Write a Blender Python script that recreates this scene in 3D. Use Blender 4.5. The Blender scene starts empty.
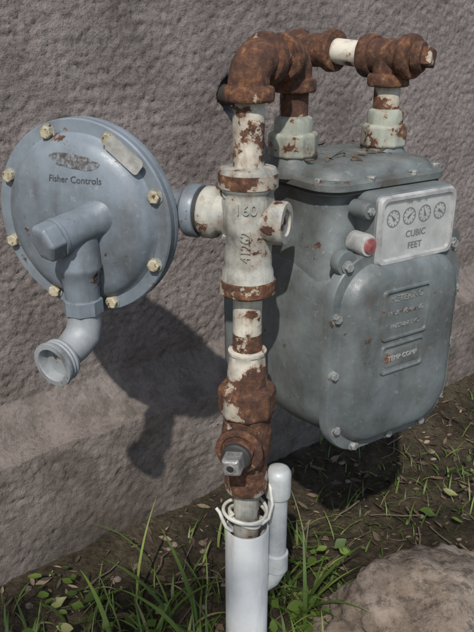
import bpy, math, random, bmesh
from mathutils import Vector, Matrix, noise, Quaternion
random.seed(7)
scene=bpy.context.scene
R=math.radians
# ------------------------------------------------------------------ helpers
def empty(name):
    o=bpy.data.objects.new(name,None); o.empty_display_size=.05
    scene.collection.objects.link(o); return o
def add(name,verts,faces,mat,parent=None,smooth=True,ang=38,bevel=0):
    me=bpy.data.meshes.new(name); me.from_pydata([tuple(v) for v in verts],[],faces); me.update()
    if smooth:
        for p in me.polygons: p.use_smooth=True
        me.set_sharp_from_angle(angle=R(ang))
    me.materials.append(mat)
    o=bpy.data.objects.new(name,me); scene.collection.objects.link(o)
    if parent: o.parent=parent
    if bevel:
        b=o.modifiers.new('bev','BEVEL'); b.width=bevel; b.segments=2; b.limit_method='ANGLE'; b.angle_limit=R(35)
    return o
def frame(axis,up=Vector((0,0,1))):
    z=Vector(axis).normalized()
    if abs(z.dot(up))>.98: up=Vector((0,1,0))
    x=up.cross(z).normalized(); y=z.cross(x)
    return Matrix((x,y,z)).transposed()
def lathe_data(prof,origin,axis,seg=48,M=None,rough=0):
    M=M or frame(axis); o=Vector(origin); V=[];F=[]
    for (r,h) in prof:
        for i in range(seg):
            a=2*math.pi*i/seg
            p=o+M@Vector((r*math.cos(a),r*math.sin(a),h))
            if rough:
                d=(M@Vector((math.cos(a),math.sin(a),0)))
                p+=d*rough*(noise.noise(p*70)+.5*noise.noise(p*190))
            V.append(p)
    n=len(prof)
    for j in range(n-1):
        for i in range(seg):
            k=(i+1)%seg
            F.append((j*seg+i,j*seg+k,(j+1)*seg+k,(j+1)*seg+i))
    if prof[0][0]>1e-5: F.append(tuple(reversed(range(seg))))
    if prof[-1][0]>1e-5: F.append(tuple((n-1)*seg+i for i in range(seg)))
    return V,F
def lathe(name,prof,origin,axis,mat,parent,seg=48,M=None,ang=38,bevel=0,rough=0):
    V,F=lathe_data(prof,origin,axis,seg,M,rough)
    return add(name,V,F,mat,parent,True,ang,bevel)
def densify(prof,step=.004):
    out=[prof[0]]
    for (r0,h0),(r1,h1) in zip(prof,prof[1:]):
        n=max(1,int(math.hypot(r1-r0,h1-h0)/step))
        for i in range(1,n+1): out.append((r0+(r1-r0)*i/n,h0+(h1-h0)*i/n))
    return out
def cyl(name,p0,p1,r,mat,parent,seg=40,bevel=0):
    p0=Vector(p0);p1=Vector(p1);L=(p1-p0).length
    return lathe(name,densify([(r,0),(r,L)]),p0,p1-p0,mat,parent,seg,bevel=bevel,rough=.0003)
def sweep_data(pts,rad,seg=24,caps=True,rough=0):
    pts=[Vector(p) for p in pts]; V=[];F=[]
    n=len(pts); up=None
    for i,p in enumerate(pts):
        t=(pts[min(i+1,n-1)]-pts[max(i-1,0)]).normalized()
        if up is None:
            up=Vector((0,0,1)) if abs(t.z)<.9 else Vector((0,1,0))
        x=(up-t*up.dot(t)).normalized(); up=x; y=t.cross(x)
        r=rad[i] if isinstance(rad,(list,tuple)) else rad
        for k in range(seg):
            a=2*math.pi*k/seg
            d=x*math.cos(a)+y*math.sin(a); q=p+d*r
            if rough: q+=d*rough*(noise.noise(q*70)+.5*noise.noise(q*190))
            V.append(q)
    for j in range(n-1):
        for i in range(seg):
            k=(i+1)%seg
            F.append((j*seg+i,j*seg+k,(j+1)*seg+k,(j+1)*seg+i))
    if caps:
        F.append(tuple(reversed(range(seg)))); F.append(tuple((n-1)*seg+i for i in range(seg)))
    return V,F
def sweep(name,pts,rad,mat,parent,seg=24,rough=0):
    V,F=sweep_data(pts,rad,seg,True,rough); return add(name,V,F,mat,parent)
def hexnut(name,origin,axis,r,h,mat,parent,sides=6,rot=0,top=.8):
    M=frame(axis)@Matrix.Rotation(rot,3,'Z')
    V,F=lathe_data([(r*.97,0),(r,h*.08),(r,h*.85),(r*.88,h)],origin,axis,sides,M)
    return add(name,V,F,mat,parent,False,bevel=r*.07)
def rr(hx,y0,y1,r,n=7,pw=1.0):
    out=[]
    r=max(.0015,min(r,hx*.98,(y1-y0)/2*.98))
    for (cx,cy,a0) in ((hx-r,y1-r,0),(-hx+r,y1-r,90),(-hx+r,y0+r,180),(hx-r,y0+r,270)):
        for i in range(n+1):
            a=R(a0+90*i/n); out.append((cx+r*math.cos(a),cy+r*math.sin(a)))
    return out
def recalc(o):
    bm=bmesh.new(); bm.from_mesh(o.data); bmesh.ops.recalc_face_normals(bm,faces=bm.faces); bm.to_mesh(o.data); bm.free()
def loft(name,rings,mat,parent,ang=38):
    V=[];F=[];m=len(rings[0])
    for rg_ in rings: V+=rg_
    for j in range(len(rings)-1):
        for i in range(m):
            k=(i+1)%m
            F.append((j*m+i,j*m+k,(j+1)*m+k,(j+1)*m+i))
    F.append(tuple(reversed(range(m)))); F.append(tuple((len(rings)-1)*m+i for i in range(m)))
    o=add(name,V,F,mat,parent,True,ang); recalc(o)
    return o
def text_verts(body,size,ext,offset=0):
    c=bpy.data.curves.new('t','FONT'); c.body=body; c.size=size; c.extrude=ext; c.align_x='CENTER'; c.align_y='CENTER'; c.resolution_u=3; c.offset=offset
    o=bpy.data.objects.new('t',c); scene.collection.objects.link(o)
    dg=bpy.context.evaluated_depsgraph_get(); me=bpy.data.meshes.new_from_object(o.evaluated_get(dg))
    V=[v.co.copy() for v in me.vertices]; F=[tuple(p.vertices) for p in me.polygons]
    bpy.data.objects.remove(o); return V,F
def text(name,body,size,fn,mat,parent,ext=.0006,offset=0):
    V,F=text_verts(body,size,ext,offset)
    return add(name,[fn(v) for v in V],F,mat,parent,False)
# ------------------------------------------------------------------ materials
class NT:
    def __init__(s,name):
        s.m=bpy.data.materials.new(name); s.m.use_nodes=True; s.t=s.m.node_tree; s.n=s.t.nodes
        s.b=s.n['Principled BSDF']; s.tc=s.n.new('ShaderNodeTexCoord')
    def link(s,a,b): s.t.links.new(a,b)
    def noise(s,scale,detail=4,rough=.6,stretch=None,dist=0):
        x=s.n.new('ShaderNodeTexNoise'); x.inputs['Scale'].default_value=scale; x.inputs['Detail'].default_value=detail; x.inputs['Roughness'].default_value=rough; x.inputs['Distortion'].default_value=dist
        src=s.tc.outputs['Object']
        if stretch:
            mp=s.n.new('ShaderNodeMapping'); mp.inputs['Scale'].default_value=stretch; s.link(src,mp.inputs[0]); src=mp.outputs[0]
        s.link(src,x.inputs['Vector']); return x.outputs['Fac']
    def ramp(s,fac,stops):
        x=s.n.new('ShaderNodeValToRGB'); e=x.color_ramp.elements
        while len(e)<len(stops): e.new(.5)
        for el,(p,c) in zip(e,stops):
            el.position=max(0,min(1,p)); el.color=(c,c,c,1) if isinstance(c,(int,float)) else tuple(c)[:3]+(1,)
        s.link(fac,x.inputs[0]); return x.outputs[0]
    def mix(s,fac,a,b,mode='MIX'):
        x=s.n.new('ShaderNodeMix'); x.data_type='RGBA'; x.blend_type=mode
        def put(v,i):
            if isinstance(v,(int,float)): 
                x.inputs[i].default_value = v if i==0 else (v,v,v,1)
            elif isinstance(v,tuple): x.inputs[i].default_value=v+(1,)
            else: s.link(v,x.inputs[i])
        put(fac,0);put(a,6);put(b,7); return x.outputs[2]
    def math(s,op,a,b):
        x=s.n.new('ShaderNodeMath'); x.operation=op
        for i,v in enumerate((a,b)):
            if isinstance(v,(int,float)): x.inputs[i].default_value=v
            else: s.link(v,x.inputs[i])
        return x.outputs[0]
    def bump(s,h,strength=.5,dist=.001,prev=None):
        x=s.n.new('ShaderNodeBump'); x.inputs['Strength'].default_value=strength; x.inputs['Distance'].default_value=dist
        s.link(h,x.inputs['Height'])
        if prev: s.link(prev,x.inputs['Normal'])
        return x.outputs[0]
    def done(s,col=None,rough=None,nrm=None,metal=0,spec=.5):
        for v,k in ((col,'Base Color'),(rough,'Roughness'),(nrm,'Normal')):
            if v is None: continue
            if isinstance(v,(int,float)): s.b.inputs[k].default_value=v
            elif isinstance(v,tuple): s.b.inputs[k].default_value=v+(1,)
            else: s.link(v,s.b.inputs[k])
        s.b.inputs['Metallic'].default_value=metal
        s.b.inputs['Specular IOR Level'].default_value=spec
        return s.m
def sc(c,k): return tuple(min(1,x*k) for x in c)
def paint_rust(name,paint,amt,scale=45,rough=.5,dirt=.5,dirtscale=22,bumpd=.001,halo=True,dark=.55,light=1.2,stk=(1,1,.10),sts=60,scuff=None):
    s=NT(name)
    n1=s.noise(scale,6,.66); th=.62-amt*.36
    mask=s.ramp(n1,[(th-.012,0.0),(th+.018,1.0)])
    n3=s.noise(110,5,.72)
    big=s.noise(dirtscale,5,.68)
    rc=s.ramp(n3,[(.32,(.022,.012,.009)),(.47,(.085,.036,.019)),(.59,(.165,.072,.032)),(.72,(.33,.19,.105))])
    rc=s.mix(s.ramp(big,[(.38,.75),(.56,0.0)]),rc,(.045,.022,.015))
    pv=s.ramp(big,[(.32,sc(paint,dark)),(.5,paint),(.72,sc(paint,light))])
    st=s.ramp(s.noise(sts,4,.65,stretch=stk),[(.45,0.0),(.68,dirt)])
    st=s.math('MULTIPLY',st,s.ramp(big,[(.35,1.0),(.62,.15)]))
    pv=s.mix(st,pv,(.07,.060,.048))
    sp=s.ramp(n3,[(.27,.75),(.34,0.0)])
    pv=s.mix(sp,pv,sc(paint,.3))
    if scuff:
        sf=s.ramp(n3,[(.60,0.0),(.70,.5)])
        pv=s.mix(sf,pv,scuff)
    if halo:
        hl=s.ramp(n1,[(th-.09,0.0),(th-.01,.45)])
        pv=s.mix(hl,pv,(.28,.18,.11))
    col=s.mix(mask,pv,rc)
    ro=s.mix(mask,s.ramp(n3,[(.3,rough+.18),(.7,rough-.05)]),.93)
    h=s.math('ADD',s.math('MULTIPLY',n3,s.ramp(mask,[(0,.35),(1,1.0)])),s.math('MULTIPLY',n1,.8))
    return s.done(col,ro,s.bump(h,.75,bumpd))
M_white=paint_rust('weathered_cream_paint',(.56,.52,.43),.08,30,.55,.8,dark=.6)
M_whiter=paint_rust('flaking_cream_paint_over_rust',(.52,.48,.395),.22,30,.6,.8)
M_half=paint_rust('half_rusted_paint',(.42,.385,.31),.42,30,.65,.8)
M_rust=paint_rust('rust',(.40,.34,.26),.84,38,.8,.5,bumpd=.0022)
M_rust2=paint_rust('rust_with_paint_flakes',(.42,.37,.30),.56,36,.75,.6,bumpd=.0018)
M_cast=paint_rust('grey_cream_cast_paint',(.36,.352,.305),.07,32,.6,.95,bumpd=.0016,dark=.5)
M_nutg=paint_rust('grey_green_nut_paint',(.29,.305,.25),.14,50,.6,.9)
M_meter=paint_rust('meter_grey_paint',(.125,.140,.137),-.06,34,.40,.7,dirtscale=13,bumpd=.0011,halo=False,dark=.62,light=1.5,stk=(1,1,.3),sts=26,scuff=(.27,.29,.28))
M_meter2=paint_rust('meter_cover_paint',(.115,.127,.120),.0,30,.45,.85,dirtscale=17,bumpd=.0011,halo=False,light=1.5,stk=(1,1,.5),sts=26,scuff=(.26,.27,.25))
M_reg=paint_rust('regulator_blue_grey_paint',(.165,.192,.215),-.09,30,.38,.55,dirtscale=12,bumpd=.0008,halo=False,dark=.66,light=1.3,stk=(1,1,.2),sts=35,scuff=(.28,.31,.33))
M_reg2=paint_rust('regulator_vent_paint',(.24,.255,.26),-.06,40,.45,.7,bumpd=.0007,halo=False)
M_bolt=paint_rust('bolt_cream_zinc',(.42,.37,.25),.15,160,.4,.4,dirtscale=120,halo=False)
M_boltg=paint_rust('bolt_grey',(.23,.24,.225),.10,160,.4,.5,dirtscale=120,halo=False)
def simple(name,c,rough=.5,metal=0,var=.25,scale=80,bump=.0003):
    s=NT(name); n=s.noise(scale,5,.65); col=s.ramp(n,[(.3,sc(c,1-var)),(.7,sc(c,1+var))])
    return s.done(col,rough,s.bump(n,.5,bump*3),metal)
s=NT('white_pvc'); n=s.noise(18,5,.7); c=s.ramp(n,[(.35,(.56,.565,.55)),(.6,(.64,.645,.63))])
c=s.mix(s.ramp(s.noise(50,5,.7,stretch=(1,1,.15)),[(.52,0.0),(.72,.45)]),c,(.30,.27,.21))
M_pvc=s.done(c,.38,s.bump(n,.2,.001))
M_pvcg=simple('off_white_pvc',(.44,.455,.445),.42,0,.25,35)
M_wire=simple('cream_wire_insulation',(.55,.53,.46),.5,0,.2)
M_dark=simple('bore_shade_black',(.015,.014,.013),.8)
M_gasket=simple('dark_gasket',(.03,.028,.026),.7)
M_steel=simple('plug_steel',(.36,.35,.33),.40,.6,.5,130,.0004)
M_plate=simple('index_plate',(.38,.38,.355),.4,0,.25,60)
M_frame=simple('index_frame_grey_white',(.34,.335,.32),.45,0,.4,50)
M_ink=simple('black_ink',(.012,.012,.012),.6)
M_lead=simple('seal_tag',(.46,.45,.41),.35,.4,.3,90)
M_red=simple('red_seal',(.26,.09,.085),.3,0,.4,120)
M_blackpipe=simple('old_dark_pipe',(.035,.027,.023),.8,0,.4)
# ------------------------------------------------------------------ house wall
s=NT('brown_stucco')
nstk=s.noise(5,6,.72)
c1=s.ramp(nstk,[(.28,(.105,.086,.078)),(.42,(.180,.152,.140)),(.55,(.232,.199,.184)),(.75,(.295,.258,.240))])
nf=s.noise(190,4,.75)
c2=s.ramp(nf,[(.30,(.35,.33,.32)),(.41,(.84,.83,.82)),(.68,(1.14,1.14,1.14))])
col=s.mix(1.0,c1,c2,'MULTIPLY')
sx=s.n.new('ShaderNodeSeparateXYZ'); s.link(s.tc.outputs['Object'],sx.inputs[0])
low=s.n.new('ShaderNodeMapRange'); low.inputs[1].default_value=.34; low.inputs[2].default_value=.20; s.link(sx.outputs[2],low.inputs[0])
soil=s.math('MULTIPLY',low.outputs[0],s.ramp(nf,[(.35,.2),(.65,.7)]))
col=s.mix(soil,col,(.19,.155,.125))
stn=s.math('MULTIPLY',low.outputs[0],s.ramp(s.noise(16,6,.75),[(.46,0.0),(.60,.75)]))
col=s.mix(stn,col,(.085,.068,.056))
base=s.n.new('ShaderNodeMapRange'); base.inputs[1].default_value=.14; base.inputs[2].default_value=.0; s.link(sx.outputs[2],base.inputs[0])
col=s.mix(s.math('MULTIPLY',base.outputs[0],s.ramp(nstk,[(.3,.95),(.65,.35)])),col,(.070,.055,.042))
nb=s.bump(nf,.9,.0034)
M_wall=s.done(col,.93,nb,0,.25)
Tw=Vector((.797,.603,0)); Nw=Vector((.603,-.797,0)); B0=Vector((-.334,.793,0))
HOLE=(-.004,1.102,.655)
def sgrid(a,b,step,lo,hi,g=1.35):
    xs=[]; x=a
    while x<b: xs.append(x); x+=step
    st=step; x=xs[-1]
    while x<hi: st*=g; x+=st; xs.append(x)
    st=step; x=a; pre=[]
    while x>lo: st*=g; x-=st; pre.append(x)
    return list(reversed(pre))+xs
S=sgrid(-.30,1.45,.0032,-7,9)
UPD=-.018
prof=[]; z=-.12
while z<.205: prof.append((.05,z)); z+=.0040
for i in range(26):
    t=i/25
    prof.append((.05+(UPD-.05)*(t**.9),.207+.052*(t**1.5)))
z=.262
while z<.95: prof.append((UPD,z)); z+=.0032
st=.0045
while z<3.0: st*=1.3; z+=st; prof.append((UPD,z))
def sst(a,b,x):
    if a>b: return 1-sst(b,a,x)
    t=max(0,min(1,(x-a)/(b-a))); return t*t*(3-2*t)
V=[];F=[]
for (d,z) in prof:
    for q in S:
        w=Vector((q*88,z*105,0)); 
        n=noise.noise(w)*.55+noise.noise(w*2.2+Vector((7,3,1)))*.45
        h=sst(-.05,.20,n)*.0014+sst(.16,.36,-n)*-.0018
        h+=noise.noise(Vector((q*6,z*6,3)))*.0022+noise.noise(Vector((q*22,z*22,13)))*.0012
        if d>0.001: h+=noise.noise(Vector((q*14,z*14,5)))*.006
        zz=z
        if .15<z<.3: zz=z+noise.noise(Vector((q*7,0,2)))*.008+noise.noise(Vector((q*25,0,2)))*.005
        p=B0+Tw*q+Nw*(d-.05+h)+Vector((0,0,zz))
        dd=math.hypot((p.x-HOLE[0])/.8,p.z-HOLE[2])+noise.noise(p*60)*.006
        if dd<.030: p-=Nw*.05*sst(.030,.022,dd)
        V.append(p)
m=len(S)
for j in range(len(prof)-1):
    for i in range(m-1):
        F.append((j*m+i,j*m+i+1,(j+1)*m+i+1,(j+1)*m+i))
wall=add('stucco_house_wall',V,F,M_wall,None,True,180)
# ------------------------------------------------------------------ ground
s=NT('soil')
c1=s.ramp(s.noise(9,5,.7),[(.3,(.030,.026,.017)),(.5,(.070,.056,.036)),(.72,(.15,.12,.082))])
n90=s.noise(90,5,.75)
c2=s.ramp(n90,[(.35,(.45,.43,.40)),(.7,(1.3,1.25,1.15))])
col=s.mix(1.0,c1,c2,'MULTIPLY')
M_soil=s.done(col,.95,s.bump(n90,1.0,.012),0,.2)
def gh(x,y):
    near=1 if abs(x)<3 and abs(y)<4 else .0
    h=noise.noise(Vector((x*5,y*5,0)))*.012+noise.noise(Vector((x*22,y*22,4)))*.006+noise.noise(Vector((x*80,y*80,4)))*.003
    dw=Nw.dot(Vector((x,y,0))-B0)
    return h*near+ .025*sst(.12,0,dw)*near
gx=sgrid(-.55,1.3,.008,-120,120,1.4); gy=sgrid(.35,1.9,.008,-120,120,1.4)
V=[(x,y,gh(x,y)) for y in gy for x in gx]; m=len(gx)
F=[(j*m+i,j*m+i+1,(j+1)*m+i+1,(j+1)*m+i) for j in range(len(gy)-1) for i in range(m-1)]
add('ground',V,F,M_soil,None,True,180)
# ------------------------------------------------------------------ boulder
s=NT('brown_stone')
n7=s.noise(60,6,.75)
c=s.ramp(s.noise(16,5,.72),[(.3,(.12,.088,.062)),(.5,(.23,.178,.135)),(.75,(.36,.30,.24))])
c=s.mix(s.ramp(n7,[(.38,.7),(.50,0.0)]),c,(.05,.040,.030))
M_rock=s.done(c,.88,s.bump(n7,1.0,.008),0,.3)
def rock(name,cen,rad,seed,rot,sub=6,mat=M_rock,amp=.25):
    rnd=random.Random(seed)
    bm=bmesh.new(); bmesh.ops.create_icosphere(bm,subdivisions=sub,radius=1)
    Mr=Matrix.Rotation(rot,3,'Z')
    planes=[(Vector((rnd.uniform(-1,1),rnd.uniform(-1,1),rnd.uniform(-.2,1))).normalized(),rnd.uniform(.6,.85)) for _ in range(12)]
    for v in bm.verts:
        p=v.co.copy()
        for n_,d_ in planes:
            e=p.dot(n_)-d_
            if e>0: p-=n_*e*.9
        p*=1+amp*noise.noise(p*1.4+Vector((seed,0,0)))+.10*noise.noise(p*4+Vector((seed,2,0)))+.05*noise.noise(p*10)+.022*noise.noise(p*28)
        v.co=Vector(cen)+Mr@Vector((p.x*rad[0],p.y*rad[1],p.z*rad[2]))
    me=bpy.data.meshes.new(name); bm.to_mesh(me); bm.free()
    for p in me.polygons: p.use_smooth=True
    me.materials.append(mat); o=bpy.data.objects.new(name,me); scene.collection.objects.link(o); return o
rock('boulder',(.282,.740,.002),(.185,.130,.105),5,.2)
rock('boulder',(-.335,.665,-.002),(.05,.035,.030),9,.2,4)
# ------------------------------------------------------------------ riser and fittings
P=empty('gas_pipe_assembly')
RX,RY=.011,.70
U=Vector((0,0,1))
def rz(z): return Vector((RX,RY,z))
TOPZ=.720
I=Vector((.0596,.78,0)); O=Vector((.170,.851,0)); Hh=Vector((.0935,.93,0))
def arc(c,a,b,r,n=14):
    a=Vector(a).normalized(); b=Vector(b).normalized(); out=[]
    ctr=Vector(c)+a*r+b*r
    for i in range(n+1):
        t=math.pi/2*i/n
        out.append(ctr-b*r*math.cos(t)-a*r*math.sin(t))
    return out
def elbow(name,c,a,b,r,mat,parent,reach=.034,collar=.0045,cl=.013):
    a=Vector(a).normalized(); b=Vector(b).normalized(); c=Vector(c)
    pts=[c+a*reach]+arc(c,a,b,r*1.01)+[c+b*reach]
    sweep(name+'_bend',pts,r,mat,parent,36,.0008)
    for k,d in enumerate((a,b)):
        R2=r+collar
        lathe(name+'_collar_%d'%k,[(r*.95,-.002),(R2*.95,.0),(R2,.003),(R2,cl-.003),(R2*.98,cl-.001),(R2*.94,cl),(r*.72,cl+.0002)],c+d*(reach-cl*.75),d,mat,parent,48,rough=.0009)
ra=.0152
lathe('upper_riser_pipe',densify([(ra,0),(ra,.085)]),rz(.615),U,M_whiter,P,rough=.0004)
dIn=(Vector((I.x,I.y,0))-Vector((RX,RY,0))).normalized()
elbow('riser_elbow',rz(TOPZ),(0,0,-1),dIn,.0195,M_rust,P,.033,.0052)
elbow('inlet_elbow',(I.x,I.y,TOPZ),-dIn,(0,0,-1),.0182,M_rust,P,.031,.0050)
cyl('inlet_cross_nipple',rz(TOPZ)+dIn*.02,rz(TOPZ)+dIn*.08,ra,M_rust2,P)
cyl('inlet_drop_pipe',(I.x,I.y,.655),(I.x,I.y,.70),ra*.98,M_half,P)
Tm=Vector((.839,.545,0)); Nm=Vector((.545,-.839,0))
dH=(Hh-O).normalized()
oc=Vector((O.x,O.y,.718))
def collar(name,p,d,R2,cl,mat,parent,inner=.7):
    lathe(name,[(R2*.9,-.001),(R2*.97,.0005),(R2,.003),(R2,cl-.003),(R2*.98,cl-.001),(R2*.93,cl),(R2*inner,cl+.0003)],p,d,mat,parent,48,rough=.0009)
cyl('outlet_drop_pipe',(O.x,O.y,.65),(O.x,O.y,.705),ra*.98,M_half,P)
cyl('outlet_tee_run',oc+dH*.03,oc-dH*.03,.0185,M_rust,P)
cyl('outlet_tee_branch',oc,oc-U*.03,.0185,M_rust,P)
collar('outlet_tee_collar_0',oc+dH*.020,dH,.0235,.013,M_rust,P)
collar('outlet_tee_collar_1',oc-dH*.020,-dH,.0235,.013,M_rust,P)
collar('outlet_tee_collar_2',oc-U*.019,-U,.0235,.013,M_rust,P)
pd=(-dH+Vector((.25,.12,0))).normalized()
lathe('outlet_tee_plug_body',[(.0165,0),(.0168,.008),(.0155,.010),(.0100,.0105)],oc-dH*.0325,pd,M_rust2,P,32,rough=.0005)
hexnut('outlet_tee_plug',oc-dH*.0325+pd*.009,pd,.0132,.012,M_half,P,4,.5)
hc=Vector((Hh.x,Hh.y,.722))
cyl('house_nipple',oc+dH*.03,hc-dH*.03,ra*.95,M_white,P)
elbow('house_elbow',hc,-dH,-Nw,.0192,M_rust,P,.032,.005)
he=Vector((HOLE[0],HOLE[1],HOLE[2]))
sweep('house_entry_pipe',[hc-Nw*.03,hc-Nw*.07+U*-.003,hc.lerp(he,.6)-U*.0,he,he-Nw*.07-U*.004],ra,M_blackpipe,P)
# service tee casting
tee_prof=[(.016,.492),(.0265,.493),(.0285,.496),(.0285,.508),(.0265,.512),(.0262,.519),(.0242,.523),(.0245,.545),(.0268,.560),(.0272,.575),(.0268,.588),(.0248,.597),(.0258,.600),(.0285,.603),(.029,.606),(.029,.619),(.027,.6225),(.016,.624)]
def teer(z):
    for (r0,h0),(r1,h1) in zip(tee_prof,tee_prof[1:]):
        if h0<=z<=h1: return r0+(r1-r0)*(z-h0)/max(1e-6,h1-h0)
    return .025
lathe('service_tee_body',densify(tee_prof),(RX,RY,0),U,M_cast,P,64,rough=.0005)
lathe('service_tee_top_band',[(.0270,.6035),(.0296,.6045),(.0299,.612),(.0296,.6175),(.027,.6185)],(RX,RY,0),U,M_half,P,56,rough=.0007)
lathe('service_tee_bottom_band',[(.0270,.4935),(.0290,.4955),(.0292,.502),(.0290,.5085),(.0268,.5105)],(RX,RY,0),U,M_half,P,56,rough=.0007)
dl=Vector((-.137,.063,0)).normalized(); tz=.574
c0=Vector((RX,RY,tz))
lathe('service_tee_side_boss',densify([(.021,.0),(.021,.03),(.0255,.034),(.0265,.037),(.0265,.045),(.025,.047),(.016,.048)]),c0,dl,M_cast,P,48,rough=.0004)
lathe('union_gasket',[(.0240,.046),(.0240,.053)],c0,dl,M_gasket,P)
lathe('union_flange',[(.016,.051),(.026,.0515),(.0275,.054),(.0275,.064),(.025,.067),(.020,.070),(.019,.13)],c0,dl,M_reg,P,48)
dr=Vector((.93,-.36,0)).normalized()
lathe('service_tee_right_boss',densify([(.020,0),(.0205,.024),(.0215,.027),(.0215,.038),(.0205,.0405),(.0125,.0408),(.0115,.0385),(.0,.0382)]),c0+Vector((0,0,-.004)),dr,M_cast,P,48,rough=.0005)
hexnut('side_boss_bolt_upper',c0+dl*.020+Vector((0,-.012,.020)),Vector((-.3,-.8,.5)),.0055,.009,M_boltg,P)
hexnut('side_boss_bolt_lower',c0+dl*.022+Vector((0,-.014,-.018)),Vector((-.3,-.9,-.3)),.0055,.009,M_boltg,P)
def bend(zc,rot=False,yaw=-.10):
    def f(v):
        x,y=(v.x,v.y)
        if rot: x,y=-v.y,v.x
        z=zc+y; r=teer(z)
        a=x/r+yaw; rr_=r+v.z+.0006
        return Vector((RX+rr_*math.sin(a),RY-rr_*math.cos(a),z))
    return f
text('cast_mark_size','160',.0145,bend(.586),M_cast,P,.0013)
text('cast_mark_number','41262',.0130,bend(.5500,True),M_cast,P,.0013)
lathe('middle_riser_pipe',densify([(ra,.42),(ra,.497)]),(RX,RY,0),U,M_white,P,rough=.0004)
lathe('pipe_rust_band',densify([(.0154,.428),(.0157,.430),(.0156,.446),(.0153,.449)]),(RX,RY,0),U,M_rust2,P,rough=.0006)
lathe('union_tail',densify([(.0225,.388),(.0215,.405),(.0195,.418),(.0190,.424),(.0205,.426),(.0205,.429),(.016,.430)]),(RX,RY,0),U,M_whiter,P,rough=.0005)
V,F=lathe_data([(.029,.352),(.0325,.356),(.0325,.382),(.0300,.387),(.0225,.390)],(RX,RY,0),U,8)
add('union_nut',V,F,M_half,P,False,bevel=.0022)
lathe('lower_riser_pipe',densify([(ra*.98,.17),(ra*.98,.27)]),(RX,RY,0),U,M_cast,P,rough=.0004)
# ------------------------------------------------------------------ shut-off valve
K=empty('gas_shutoff_valve')
lathe('valve_body',densify([(.016,.252),(.0235,.253),(.0250,.256),(.0250,.270),(.0240,.274),(.0235,.284),(.0255,.300),(.0280,.318),(.0280,.332),(.0255,.344),(.0270,.348),(.0270,.352),(.025,.354),(.016,.355)]),(RX,RY,0),U,M_rust2,K,56,rough=.0009)
dv=Vector((-.27,-.96,-.02)).normalized(); vc=Vector((RX,RY,.322))
lathe('valve_face_boss',densify([(.0225,0),(.0232,.024),(.0260,.027),(.0265,.033),(.0245,.035),(.0200,.0355),(.0195,.0335),(.010,.0335)]),vc,dv,M_rust,K,56,rough=.0009)
hexnut('valve_retaining_nut',vc+dv*.033,dv,.0185,.008,M_rust,K,6,.3)
lathe('valve_washer',[(.0135,.040),(.0160,.041),(.0162,.0455),(.0145,.0475),(.011,.048)],vc,dv,M_gasket,K)
Mx=frame(dv)@Matrix.Rotation(R(52),3,'Z')
V,F=lathe_data([(.0130,.046),(.0134,.048),(.0134,.0635),(.0112,.0670)],vc,dv,4,Mx)
add('valve_square_stem',V,F,M_steel,K,False,bevel=.0015)
lathe('valve_stem_hole_shade',[(.0040,.0670),(.0038,.0673),(.0,.0673)],vc,dv,M_dark,K,20)  # flat near-black disc on the solid stem, painting the shade inside a hole
lathe('valve_stem_hole_rim',[(.0040,.0665),(.0044,.0678),(.0056,.0678),(.0062,.0665)],vc,dv,M_steel,K,20)
lathe('valve_back_cap',[(.022,0),(.022,.026),(.019,.030),(.0,.031)],vc,-dv,M_rust,K)
# ------------------------------------------------------------------ sleeve + tube + wire
Q=empty('pvc_riser_sleeve')
lathe('sleeve_tube',[(.0262,-.05),(.0262,.197),(.0257,.1985),(.0240,.1985),(.0236,.196),(.0236,.06)],(RX+.001,RY,0),U,M_pvc,Q,56)
Q2=empty('capped_pvc_tube')
tx,ty=.0485,.712
lathe('tube_body',[(.0112,.128),(.0118,.131),(.0118,.245)],(tx,ty,0),U,M_pvcg,Q2,32)
lathe('tube_cap',[(.0125,.233),(.0150,.234),(.0153,.237),(.0153,.262),(.0148,.266),(.012,.2705),(.007,.2725),(0,.273)],(tx,ty,0),U,M_pvcg,Q2,40)
lathe('tube_foot_collar',[(.012,.125),(.0145,.126),(.0145,.150),(.0118,.152)],(tx,ty,0),U,M_pvcg,Q2,40)
sweep('tube_foot',[(tx,ty,.135),(tx,ty,.122),(tx-.006,ty-.002,.110),(tx-.02,ty-.006,.102)],[.0118,.0118,.0110,.0100],M_pvcg,Q2)
W=empty('tracer_wire')
pts=[]
for i in range(160):
    t=i/160; a=t*2*math.pi*3.3+.6; r=.0180+.003*math.sin(i*.13)+ (.0075 if t>.45 else 0)
    pts.append((RX+r*math.cos(a),RY+r*math.sin(a),.206+.018*t+.004*math.sin(a*.7)-.006*math.cos(a)))
sweep('wire_coil',pts,.0022,M_wire,W,10)
sweep('wire_tail',[(RX-.018,RY-.016,.204),(RX-.024,RY-.019,.212),(RX-.028,RY-.018,.222),(RX-.031,RY-.015,.229),(RX-.035,RY-.012,.233)],.0021,M_wire,W,10)
sweep('wire_to_tube',[(RX+.018,RY-.014,.212),(RX+.026,RY-.014,.220),(RX+.030,RY-.009,.236),(RX+.027,RY+.003,.256)],.0020,M_wire,W,10)
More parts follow.
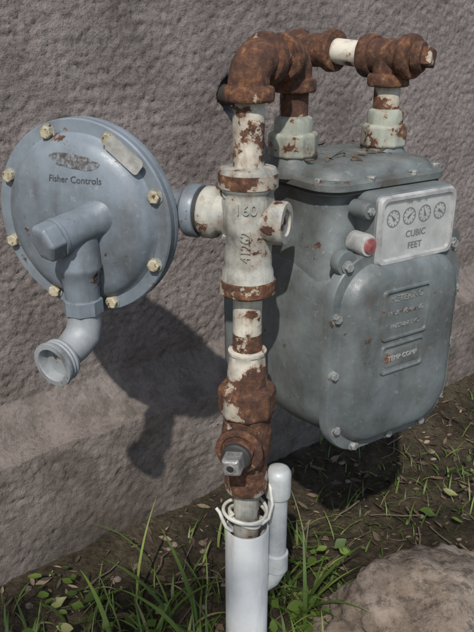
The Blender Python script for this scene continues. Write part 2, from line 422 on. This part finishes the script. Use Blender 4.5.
# ------------------------------------------------------------------ gas meter
G=empty('gas_meter')
MC=Vector((.120,.818,0))
def mp(u,w,z): return MC+Tm*u+Nm*w+U*z
def ringw(w,e,dz=0):
    out=[]
    for a,b in rr(.0945-e,.300+e,.534-e,.050-e*.4,10):
        t=(b-.300)/.234
        a*=1.0+.02*math.sin(math.pi*t)-.02*(1-t)
        out.append(mp(a,w,b))
    return out
seq=[(-.126,.034),(-.124,.024),(-.118,.015),(-.108,.012),(-.106,.002),(-.104,0),(-.098,0),(-.096,.002),(-.092,.011),(-.06,.005),(-.02,.001),(.02,.001),(.06,.005),(.084,.011),(.088,.003),(.090,0),(.100,0),(.1025,.0015),(.103,.011),(.107,.0130),(.112,.0155),(.1155,.019),(.1178,.025),(.1190,.034),(.1195,.045)]
loft('meter_case',[ringw(*q) for q in seq],M_meter,G,50)
def ringz(z,hu,hw,r,wc=0): return [mp(a,wc+b,z) for a,b in rr(hu,-hw,hw,r,7)]
loft('meter_neck',[ringz(.44,.086,.086,.03),ringz(.50,.086,.086,.03),ringz(.522,.085,.084,.03),ringz(.540,.082,.080,.03),ringz(.558,.079,.075,.03),ringz(.578,.077,.071,.028),ringz(.590,.079,.072,.028),ringz(.5925,.086,.079,.03)],M_meter,G,60)
loft('meter_cover_gasket',[ringz(.5905,.0868,.0798,.03),ringz(.5945,.0868,.0798,.03)],M_gasket,G)
loft('meter_cover',[ringz(.594,.0880,.081,.03),ringz(.595,.0895,.0825,.03),ringz(.6015,.0895,.0825,.03),ringz(.603,.0880,.081,.03),ringz(.6045,.080,.073,.026),ringz(.611,.077,.070,.024),ringz(.6145,.072,.065,.022),ringz(.616,.060,.052,.02)],M_meter2,G,40)
for k,(u,w) in enumerate([(-.083,.060),(-.03,.078),(.03,.078),(.083,.060),(.085,0),(.083,-.060),(-.085,0),(-.083,-.060)]):
    hexnut('cover_bolt_%d'%k,mp(u,w,.602),U,.0052,.005,M_boltg,G,6,k)
for k,(u,z) in enumerate([(-.080,.524),(-.091,.470),(-.0915,.405),(-.084,.336),(-.055,.308),(0,.307),(.055,.308),(.084,.336),(.0915,.405),(.0915,.470),(.080,.525)]):
    s_=.96
    for sgn in (1,-1):
        lathe('pan_bolt_washer_%d_%d'%(k,sgn),[(.0068,0),(.0068,.0012),(.005,.0014)],mp(u*s_,sgn*.1015,z),Nm*sgn,M_boltg,G,20)
        hexnut('pan_bolt_%d_%d'%(k,sgn),mp(u*s_,sgn*.1025,z),Nm*sgn,.0052,.0048,M_boltg,G,6,k*.7)
for k,(u,z) in enumerate([(-.076,.527),(.078,.528)]):
    lathe('pan_ear_%d'%k,[(.0125,.0885),(.013,.0905),(.013,.0992),(.0125,.1008)],mp(u,0,z),Nm,M_meter,G,24)
def plate(name,u0,u1,z0,z1,w0,h,mat,r=.004,e=.0012):
    hu=(u1-u0)/2;uc=(u0+u1)/2
    rings=[]
    for (w,ee) in ((w0-.001,0),(w0+h*.7,0),(w0+h,e)):
        rings.append([mp(uc+a,w,b) for a,b in rr(hu-ee,z0+ee,z1-ee,r,4)])
    loft(name,rings,mat,G,30)
def rim(name,u0,u1,z0,z1,w0,h,t,mat,r=.004):
    hu=(u1-u0)/2;uc=(u0+u1)/2
    V=[];F=[]
    for (e,w) in ((0,w0),(t*.25,w0+h),(t*.75,w0+h),(t,w0)):
        V+= [mp(uc+a,w,b) for a,b in rr(hu-e,z0+e,z1-e,r,4)]
    m=len(V)//4
    for j in range(3):
        for i in range(m):
            k=(i+1)%m; F.append((j*m+i,j*m+k,(j+1)*m+k,(j+1)*m+i))
    o=add(name,V,F,mat,G,True,60); recalc(o)
rim('badge_rim_upper',-.040,.028,.438,.496,.1186,.0032,.0038,M_meter)
rim('badge_rim_lower',-.038,.026,.398,.433,.1186,.0030,.0034,M_meter)
plate('badge_field_lower',-.032,.020,.405,.426,.1188,.0016,M_meter2)
def onpan(uc,zc,w=.1193): return lambda v: mp(uc+v.x,w+v.z,zc+v.y)
text('badge_text_0','METERING',.0100,onpan(-.006,.484),M_boltg,G,.0010)
text('badge_text_1','MAX WORKING',.0070,onpan(-.006,.468),M_boltg,G,.0010)
text('badge_text_2','PRESSURE 5 PSI',.0064,onpan(-.006,.453),M_boltg,G,.0010)
text('badge_text_3','TEMP COMP',.0080,onpan(-.006,.4155,.1203),M_frame,G,.0007)
for nm,q in (('inlet',I),('outlet',O)):
    lathe(nm+'_spud',[(.028,.600),(.0275,.612),(.0235,.618),(.0225,.624)],(q.x,q.y,0),U,M_meter2,G,40)
    V,F=lathe_data([(.0245,.620),(.0268,.622),(.0268,.643),(.0245,.6455),(.0185,.646)],(q.x,q.y,0),U,10)
    add(nm+'_swivel_nut',V,F,M_nutg,G,False,bevel=.0016)
    lathe(nm+'_swivel_neck',[(.0205,.645),(.0205,.657),(.0195,.660),(.0158,.662)],(q.x,q.y,0),U,M_nutg,G,40)
# index box
IZ=-.010
loft('index_housing',[[mp(.012+a,w,b+IZ) for a,b in rr(.057-e,.527+e,.603-e,.008,4)] for w,e in ((.05,0),(.103,0),(.105,.0015))],M_meter,G,30)
rim('index_bezel',-.0435,.0675,.5285+IZ,.6015+IZ,.1048,.0045,.007,M_frame,.007)
plate('index_face',-.038,.062,.534+IZ,.596+IZ,.1048,.0012,M_plate,.003,.0004)
IW=.1063
for k in range(4):
    u=-.022+k*.0225; z=.577+IZ
    V=[];F=[];n=28
    for j,rad in enumerate((.0092,.0080)):
        for i in range(n):
            a=2*math.pi*i/n; V.append(mp(u+rad*math.cos(a),IW,z+rad*math.sin(a)))
    F=[(i,(i+1)%n,n+(i+1)%n,n+i) for i in range(n)]
    for i in range(10):
        a=2*math.pi*i/10; c_,s_=math.cos(a),math.sin(a); b=len(V)
        for (rad,t) in ((.0078,-.0005),(.0078,.0005),(.0058,.0005),(.0058,-.0005)):
            V.append(mp(u+rad*c_-t*s_,IW,z+rad*s_+t*c_))
        F.append((b,b+1,b+2,b+3))
    a=[2.3,.7,1.9,-.5][k]; b=len(V)
    for (rad,t) in ((-.003,-.0017),(.0070,0),(-.003,.0017)):
        V.append(mp(u+rad*math.cos(a)-t*math.sin(a),IW+.0003,z+rad*math.sin(a)+t*math.cos(a)))
    F.append((b,b+1,b+2))
    add('index_dial_%d'%k,V,F,M_ink,G,False)
text('index_text_0','CUBIC',.0100,onpan(.012,.5575+IZ,IW),M_ink,G,.0002,.0001)
text('index_text_1','FEET',.0100,onpan(.012,.5445+IZ,IW),M_ink,G,.0002,.0001)
text('index_text_2','1000    100    10',.0045,onpan(.010,.5915+IZ,IW),M_ink,G,.0001)
gm=bpy.data.materials.new('index_window_plastic'); gm.use_nodes=True; b_=gm.node_tree.nodes['Principled BSDF']
b_.inputs['Base Color'].default_value=(.6,.62,.6,1); b_.inputs['Roughness'].default_value=.12; b_.inputs['Alpha'].default_value=.12
plate('index_window',-.0375,.0615,.5345+IZ,.5955+IZ,.1078,.0012,gm,.003,.0004)
lathe('index_seal_lug',[(.0085,.08),(.0088,.1),(.0078,.104),(0,.1045)],mp(-.052,0,.578),Nm,M_meter,G,28)
hexnut('index_screw',mp(-.052,.104,.578),Nm,.0045,.003,M_boltg,G)
lathe('seal_cup',[(.0115,.08),(.0117,.100),(.0107,.104),(.0090,.1045)],mp(-.050,0,.542),Nm,M_frame,G,32)
lathe('red_seal_plug',[(.0085,.100),(.0085,.1045),(.0075,.1060),(0,.1065)],mp(-.050,0,.542),Nm,M_red,G,32)
# ------------------------------------------------------------------ regulator
E=empty('gas_pressure_regulator')
ga=R(21)
m_=Vector((-math.sin(ga),-math.cos(ga),0)); rg=Vector((math.cos(ga),-math.sin(ga),0)); C=Vector((-.1555,.7225,.567))
MR=Matrix((rg,U,m_)).transposed()
def rp(x,y,h): return C+rg*x+U*y+m_*h
dome=[(.0835,.0095),(.082,.0125),(.0785,.0165),(.070,.0205),(.058,.0240),(.042,.0270),(.030,.0285),(.018,.030),(0,.0305)]
lathe('lower_case',[(0,-.058),(.030,-.057),(.036,-.052),(.040,-.040),(.062,-.030),(.080,-.022),(.088,-.0135),(.0985,-.0130),(.0998,-.0115),(.0998,-.0045),(.0988,-.0032),(.0970,-.0030)],C,m_,M_reg,E,96,MR)
lathe('upper_case',[(.0970,-.0026),(.0990,-.0024),(.1000,-.0012),(.1000,.0052),(.0985,.0068),(.0865,.0070),(.0850,.0085)]+dome,C,m_,M_reg,E,96,MR,30)
lathe('diaphragm_edge',[(.0975,-.004),(.0975,-.001)],C,m_,M_gasket,E,96,MR)
for k in range(8):
    a=R(22.5+45*k-3)
    p=rp(.0905*math.cos(a),.0905*math.sin(a),.0068)
    lathe('case_bolt_washer_%d'%k,[(.0080,0),(.0080,.0012),(.006,.0014)],p,m_,M_boltg,E,24)
    hexnut('case_bolt_%d'%k,p+m_*.0012,m_,.0068,.0056,M_bolt,E,6,k*.9)
    q=rp(.0905*math.cos(a),.0905*math.sin(a),-.013)
    hexnut('case_nut_%d'%k,q,-m_,.0068,.006,M_bolt,E,6,k*.5)
def domeh(r):
    pts=list(reversed(dome))
    for (r0,h0),(r1,h1) in zip(pts,pts[1:]):
        if r0<=r<=r1: return h0+(h1-h0)*(r-r0)/(r1-r0)
    return .0095
def ondome(xc,yc): 
    def f(v):
        x=xc+v.x;y=yc+v.y
        return rp(x,y,domeh(math.hypot(x,y))+v.z+.0002)
    return f
M_let=simple('faded_lettering',(.045,.048,.050),.7,0,.6,200)
text('case_lettering','Fisher Controls',.0092,ondome(.008,.044),M_let,E,.0003)
s=NT('worn_decal'); n=s.noise(130,5,.75)
M_decal=s.done(s.ramp(n,[(.38,(.045,.037,.033)),(.5,(.10,.092,.088)),(.56,(.165,.192,.215))]),.6)
V=[];F=[];n=36
for j in range(5):
    for i in range(n):
        a=2*math.pi*i/n; k_=(j+1)/5*(1+.3*noise.noise(Vector((math.cos(a)*2,math.sin(a)*2,4))))
        V.append(ondome(.006,.0615)(Vector((.028*k_*math.cos(a),.0070*k_*math.sin(a)-.003*math.cos(a),.0003))))
F=[(j*n+i,j*n+(i+1)%n,(j+1)*n+(i+1)%n,(j+1)*n+i) for j in range(4) for i in range(n)]+[tuple(range(n))]
add('worn_decal_patch',V,F,M_decal,E)
def tagv(x,y,h):
    a=R(52); x0,y0=.058,.0690
    ca,sa=math.cos(a-math.pi/2),math.sin(a-math.pi/2)
    return rp(x0+x*ca-y*sa,y0+x*sa+y*ca,.0150+h-.12*(x*x)*10)
loft('case_tag',[[tagv(a,b,h) for a,b in rr(.021,-.0080,.0080,.004,4)] for h in (0,.001,.0014)],M_lead,E,30)
# adjusting tower
A=Vector((-.140,.695,.573)); Bt=Vector((-.1775,.657,.5605)); ax=(Bt-A).normalized(); L=(Bt-A).length
lathe('tower_tube',[(.026,-.012),(.0225,-.002),(.0192,.006),(.0184,.012),(.0182,L-.012),(.0192,L-.011),(.0192,L-.008),(.0165,L-.007)],A,ax,M_reg,E,48)
V,F=lathe_data([(.0185,L-.009),(.0195,L-.007),(.0195,L+.006),(.0175,L+.009),(.0120,L+.0098)],A,ax,6)
add('tower_cap',V,F,M_reg,E,False,bevel=.0018)
lathe('vent_body',[(.0195,.005),(.0212,-.012),(.0212,-.034),(.0225,-.037),(.0225,-.041),(.0195,-.045),(.0180,-.060),(.0175,-.075)],(-.157,.686,.565),U,M_reg,E,44)
lathe('vent_hex',[(.0175,0),(.0205,.002),(.0205,.016),(.0175,.018)],(-.157,.686,.476),U,M_reg,E,8)
sweep('vent_elbow',[(-.157,.686,.482),(-.157,.686,.466),(-.159,.682,.454),(-.166,.673,.446),(-.174,.661,.441),(-.180,.651,.4395)],[.0175,.0180,.0185,.0175,.0165,.0165],M_reg2,E,32)
vd=Vector((-.50,-.86,-.10)).normalized(); vo=Vector((-.1735,.657,.4400))
lathe('vent_outlet',[(.0165,0),(.0215,.002),(.0225,.005),(.0215,.007),(.0225,.009),(.0215,.011),(.0228,.013),(.0238,.016),(.0232,.0185),(.0178,.0190),(.0166,.0170),(.0158,.0075),(.0125,.0070),(.0110,.0030),(0,.0026)],vo,vd,M_reg2,E,44)
# ------------------------------------------------------------------ vegetation
s=NT('grass_green'); g=s.n.new('ShaderNodeNewGeometry')
col=s.ramp(g.outputs['Random Per Island'],[(.0,(.05,.085,.015)),(.55,(.11,.18,.03)),(.85,(.19,.27,.05)),(1,(.30,.27,.12))])
M_grass=s.done(col,.5)
def translucent(s,col,f=.35):
    tr=s.n.new('ShaderNodeBsdfTranslucent'); s.link(col,tr.inputs[0]); mx=s.n.new('ShaderNodeMixShader'); mx.inputs[0].default_value=f
    s.link(s.b.outputs[0],mx.inputs[1]); s.link(tr.outputs[0],mx.inputs[2]); s.link(mx.outputs[0],s.n['Material Output'].inputs[0])
translucent(s,col)
GV=[];GF=[]
def blade(x,y,az,ln,w,lean,curl,z=None):
    b=Vector((x,y,(gh(x,y) if z is None else z)-.004)); d=Vector((math.cos(az),math.sin(az),0)); side=Vector((-d.y,d.x,0)); n=8; i0=len(GV); p=b.copy(); ang=lean
    for i in range(n+1):
        t=i/n; ww=w*(1-t**2.2)*(.55+.9*min(t*3,1)*.5)+.0002
        GV.append(p-side*ww*.5+U*.15*ww); GV.append(p+side*ww*.5+U*.15*ww)
        if i<n:
            GF.append((i0+2*i,i0+2*i+1,i0+2*i+3,i0+2*i+2))
        p=p+(U*math.cos(ang)+d*math.sin(ang))*(ln/n); ang+=curl/n
def tuft(x,y,n,spread,ln,w,lean=.3):
    for _ in range(n):
        a=random.uniform(0,2*math.pi); r=spread*math.sqrt(random.random())
        blade(x+r*math.cos(a),y+r*math.sin(a),random.uniform(0,6.28),ln*random.uniform(.4,1.15),w*random.uniform(.4,1.2),random.uniform(.05,lean*2.4),random.uniform(.3,2.0))
for (x,y,n,sp,ln,w) in [(-.06,.78,22,.04,.085,.0040),(-.12,.76,24,.05,.07,.0045),(-.19,.78,18,.04,.06,.004),(-.05,.70,30,.03,.085,.0045),(-.14,.68,30,.05,.075,.005),(-.09,.66,28,.05,.08,.005),(-.20,.70,22,.05,.07,.0045),(-.03,.90,14,.05,.06,.004),
    (.07,.80,30,.035,.12,.0042),(.10,.76,28,.03,.10,.0045),(.075,.88,20,.04,.10,.004),(.13,.80,18,.03,.07,.004),(.09,.70,20,.03,.08,.005),(.16,.95,40,.08,.05,.0030),(.35,1.05,60,.12,.045,.003),(.50,1.10,70,.14,.05,.0035),(.62,1.25,60,.16,.06,.0035),(.28,.98,50,.10,.040,.003),(.22,1.1,40,.10,.045,.003),(.32,.60,12,.03,.08,.006),(-.25,.68,24,.05,.06,.004),(-.29,.74,18,.04,.05,.004)]:
    tuft(x,y,n,sp,ln,w)
for (x,y,az,ln,w,lean,curl) in [(-.08,.74,2.7,.15,.006,.5,1.1),(-.05,.73,2.2,.16,.007,.25,1.0),(-.10,.72,.3,.13,.006,.2,1.5),(.08,.74,.5,.16,.007,.3,1.3),(.09,.73,1.6,.15,.006,.1,.8),(.085,.74,-.6,.14,.006,.2,1.6),(.215,.585,.25,.17,.009,.75,.7),(.24,.60,.5,.14,.008,.95,.4),(-.14,.78,1.2,.16,.004,.1,.9),(-.12,.83,2.9,.15,.0035,.2,1.6),(-.06,.70,2.9,.14,.008,.3,1.2),(-.16,.70,2.2,.12,.007,.3,1.4)]:
    blade(x,y,az,ln,w,lean,curl)
add('grass',GV,GF,M_grass,None,True,180)
LV=[];LF=[]
def leaf(x,y,z,sz,rnd=.6,wfr=(.5,1.1)):
    M=Matrix.Rotation(random.uniform(0,6.3),3,'Z')@Matrix.Rotation(random.uniform(-rnd,rnd),3,'X')@Matrix.Rotation(random.uniform(-rnd,rnd),3,'Y'); i0=len(LV); c=Vector((x,y,z))
    cu=random.uniform(.1,.6); wf=random.uniform(*wfr)
    for t,w in ((-1,.03),(-.55,.33),(0,.45),(.5,.3),(1,.02)):
        for k in (-1,0,1):
            LV.append(c+M@Vector((t*sz,k*w*sz*wf*random.uniform(.75,1.15),abs(k)*cu*w*sz+ .35*cu*sz*t*t)))
    for j in range(4):
        for k in range(2):
            a=i0+j*3+k; LF.append((a,a+1,a+4,a+3))
# broad-leaved weeds
for (x,y,n,sp) in [(-.23,.73,26,.05),(-.10,.69,22,.05),(.085,.74,22,.035),(.12,.84,18,.04),(.42,1.02,26,.10),(-.17,.66,22,.05)]:
    for _ in range(n):
        xx=x+random.gauss(0,sp*.6); yy=y+random.gauss(0,sp*.6)
        if Nw.dot(Vector((xx,yy,0))-B0)<.015: continue
        leaf(xx,yy,gh(xx,yy)+random.uniform(.008,.035),random.uniform(.006,.013),.5,(1.0,1.7))
add('low_weeds',LV,LF,M_grass,None,True,180)
s=NT('dry_leaf'); g=s.n.new('ShaderNodeNewGeometry')
col=s.ramp(g.outputs['Random Per Island'],[(.0,(.04,.026,.016)),(.5,(.09,.062,.036)),(.85,(.17,.12,.07)),(1,(.27,.20,.13))])
M_leaf=s.done(col,.85)
LV=[];LF=[]
for _ in range(4200):
    x=random.uniform(-.45,.9); y=random.uniform(.45,1.6)
    if Nw.dot(Vector((x,y,0))-B0)<.01: continue
    leaf(x,y,gh(x,y)+.003,random.choice((.003,.004,.004,.006,.006,.008,.012)))
add('leaf_litter',LV,LF,M_leaf,None,True,180)
LV=[];LF=[]
for _ in range(34):
    u=random.uniform(-.075,.07); w_=random.uniform(-.06,.06)
    q=mp(u,w_,.6185); leaf(q.x,q.y,q.z,random.choice((.002,.003,.005,.007)))
add('cover_debris',LV,LF,M_leaf,G,True,180)
TV=[];TF=[]
for _ in range(340):
    x=random.uniform(-.4,.8); y=random.uniform(.5,1.5)
    if Nw.dot(Vector((x,y,0))-B0)<.03: continue
    a=random.uniform(0,6.28); l=random.uniform(.02,.09); z0=gh(x,y)+.005
    pts=[Vector((x+math.cos(a)*l*t+random.uniform(-.003,.003),y+math.sin(a)*l*t,z0+random.uniform(0,.006))) for t in (0,.33,.66,1)]
    v,f=sweep_data(pts,random.uniform(.0005,.0015),6); b=len(TV); TV+=v; TF+=[tuple(i+b for i in q) for q in f]
M_bark=simple('twig_bark',(.12,.09,.06),.9)
add('twigs',TV,TF,M_bark,None)
PV=[];PF=[]
for _ in range(300):
    x=random.uniform(-.4,.8); y=random.uniform(.5,1.5)
    if Nw.dot(Vector((x,y,0))-B0)<.01: continue
    bm=bmesh.new(); bmesh.ops.create_icosphere(bm,subdivisions=2,radius=random.uniform(.0012,.005)); b=len(PV); sd=random.random()*50
    for v in bm.verts: PV.append(Vector((x,y,gh(x,y)+.001))+Vector((v.co.x*1.3,v.co.y,v.co.z*.8))*(1+.5*noise.noise(v.co*150+Vector((sd,0,0)))))
    PF+=[tuple(q.index+b for q in f.verts) for f in bm.faces]; bm.free()
add('pebbles',PV,PF,M_rock,None)
# ------------------------------------------------------------------ unseen tree, added behind the camera to cast dappled shade
TR=empty('added_shade_tree')
rnd=random.Random(21)
s=NT('tree_leaf_green'); g=s.n.new('ShaderNodeNewGeometry')
col=s.ramp(g.outputs['Random Per Island'],[(.0,(.035,.065,.015)),(.6,(.06,.11,.025)),(1,(.10,.15,.04))])
M_tl=s.done(col,.5); translucent(s,col,.3)
sweep('trunk',[(-1.9,-2.7,-.1),(-1.85,-2.68,.6),(-1.75,-2.6,1.2),(-1.6,-2.5,1.8),(-1.45,-2.4,2.4),(-1.35,-2.35,3.1)],[.13,.105,.09,.075,.055,.02],M_bark,TR,20,.004)
def limb(a,b,r0,nm):
    a=Vector(a);b=Vector(b); pts=[a.lerp(b,t)+Vector((rnd.uniform(-.05,.05),rnd.uniform(-.05,.05),.22*math.sin(t*math.pi)+rnd.uniform(-.03,.03))) for t in (0,.2,.4,.6,.8,1)]
    sweep(nm,pts,[r0*(1-.14*i) for i in range(6)],M_bark,TR,10); return pts
cs=[]
for k,(a,b) in enumerate([((-1.6,-2.5,1.8),(-.55,-1.45,2.15)),((-1.7,-2.55,1.4),(-.9,-1.6,1.95)),((-1.5,-2.42,2.2),(-.1,-1.7,2.35)),((-1.45,-2.4,2.4),(-1.6,-1.5,2.7)),((-1.4,-2.38,2.8),(-1.9,-3.0,3.2)),((-1.4,-2.38,2.6),(-.8,-2.9,3.1)),((-1.45,-2.4,2.3),(-2.5,-2.3,2.7))]):
    p=limb(a,b,.04,'limb_%d'%k)
    cs+= [p[3],p[4],p[5]]
LV=[];LF=[]
for c in cs:
    for _ in range(11):
        q=c+Vector((rnd.gauss(0,.20),rnd.gauss(0,.14),rnd.gauss(0,.14)))
        for _ in range(15):
            w_=q+Vector((rnd.gauss(0,.06),rnd.gauss(0,.05),rnd.gauss(0,.05)))
            leaf(w_.x,w_.y,w_.z,rnd.uniform(.018,.032),1.2)
for _ in range(30):  # extra leaf clusters added where they dapple the low wall and ground
    q=Vector((rnd.uniform(-1.0,.35),rnd.uniform(-1.75,-1.20),rnd.uniform(2.0,2.3)))
    for _ in range(14):
        w_=q+Vector((rnd.gauss(0,.05),rnd.gauss(0,.035),rnd.gauss(0,.04)))
        leaf(w_.x,w_.y,w_.z,rnd.uniform(.022,.036),1.2)
for k,(a,b) in enumerate([((-.55,-1.45,2.15),(.3,-1.35,2.15)),((-.9,-1.6,1.95),(-.3,-1.3,2.1)),((-.1,-1.7,2.35),(.35,-1.55,2.2))]):
    limb(a,b,.012,'branchlet_%d'%k)
add('shade_tree_foliage',LV,LF,M_tl,TR,True,180)
# ------------------------------------------------------------------ light, camera
az=R(-8); el=R(46)
sv=Vector((math.sin(az)*math.cos(el),-math.cos(az)*math.cos(el),math.sin(el)))
sl=bpy.data.lights.new('sun','SUN'); sl.energy=4.0; sl.angle=R(1.0); sl.color=(1,.965,.915)
so=bpy.data.objects.new('sun',sl); scene.collection.objects.link(so); so.rotation_euler=(-sv).to_track_quat('-Z','Y').to_euler()
w=bpy.data.worlds.new('World'); scene.world=w; w.use_nodes=True
nt=w.node_tree; sk=nt.nodes.new('ShaderNodeTexSky'); sk.sky_type='NISHITA'; sk.sun_disc=False; sk.sun_elevation=el; sk.sun_rotation=math.atan2(sv.x,sv.y)
nt.links.new(sk.outputs[0],nt.nodes['Background'].inputs[0]); nt.nodes['Background'].inputs[1].default_value=.15
cam=bpy.data.cameras.new('camera'); co=bpy.data.objects.new('camera',cam); scene.collection.objects.link(co)
cam.sensor_fit='VERTICAL'; cam.sensor_height=24; cam.lens=24*720/632; cam.clip_start=.02; cam.clip_end=500
co.location=(0,0,.75); co.rotation_euler=(R(90-22),0,0)
scene.camera=co
scene.view_settings.view_transform='Standard'; scene.view_settings.look='None'; scene.view_settings.exposure=0
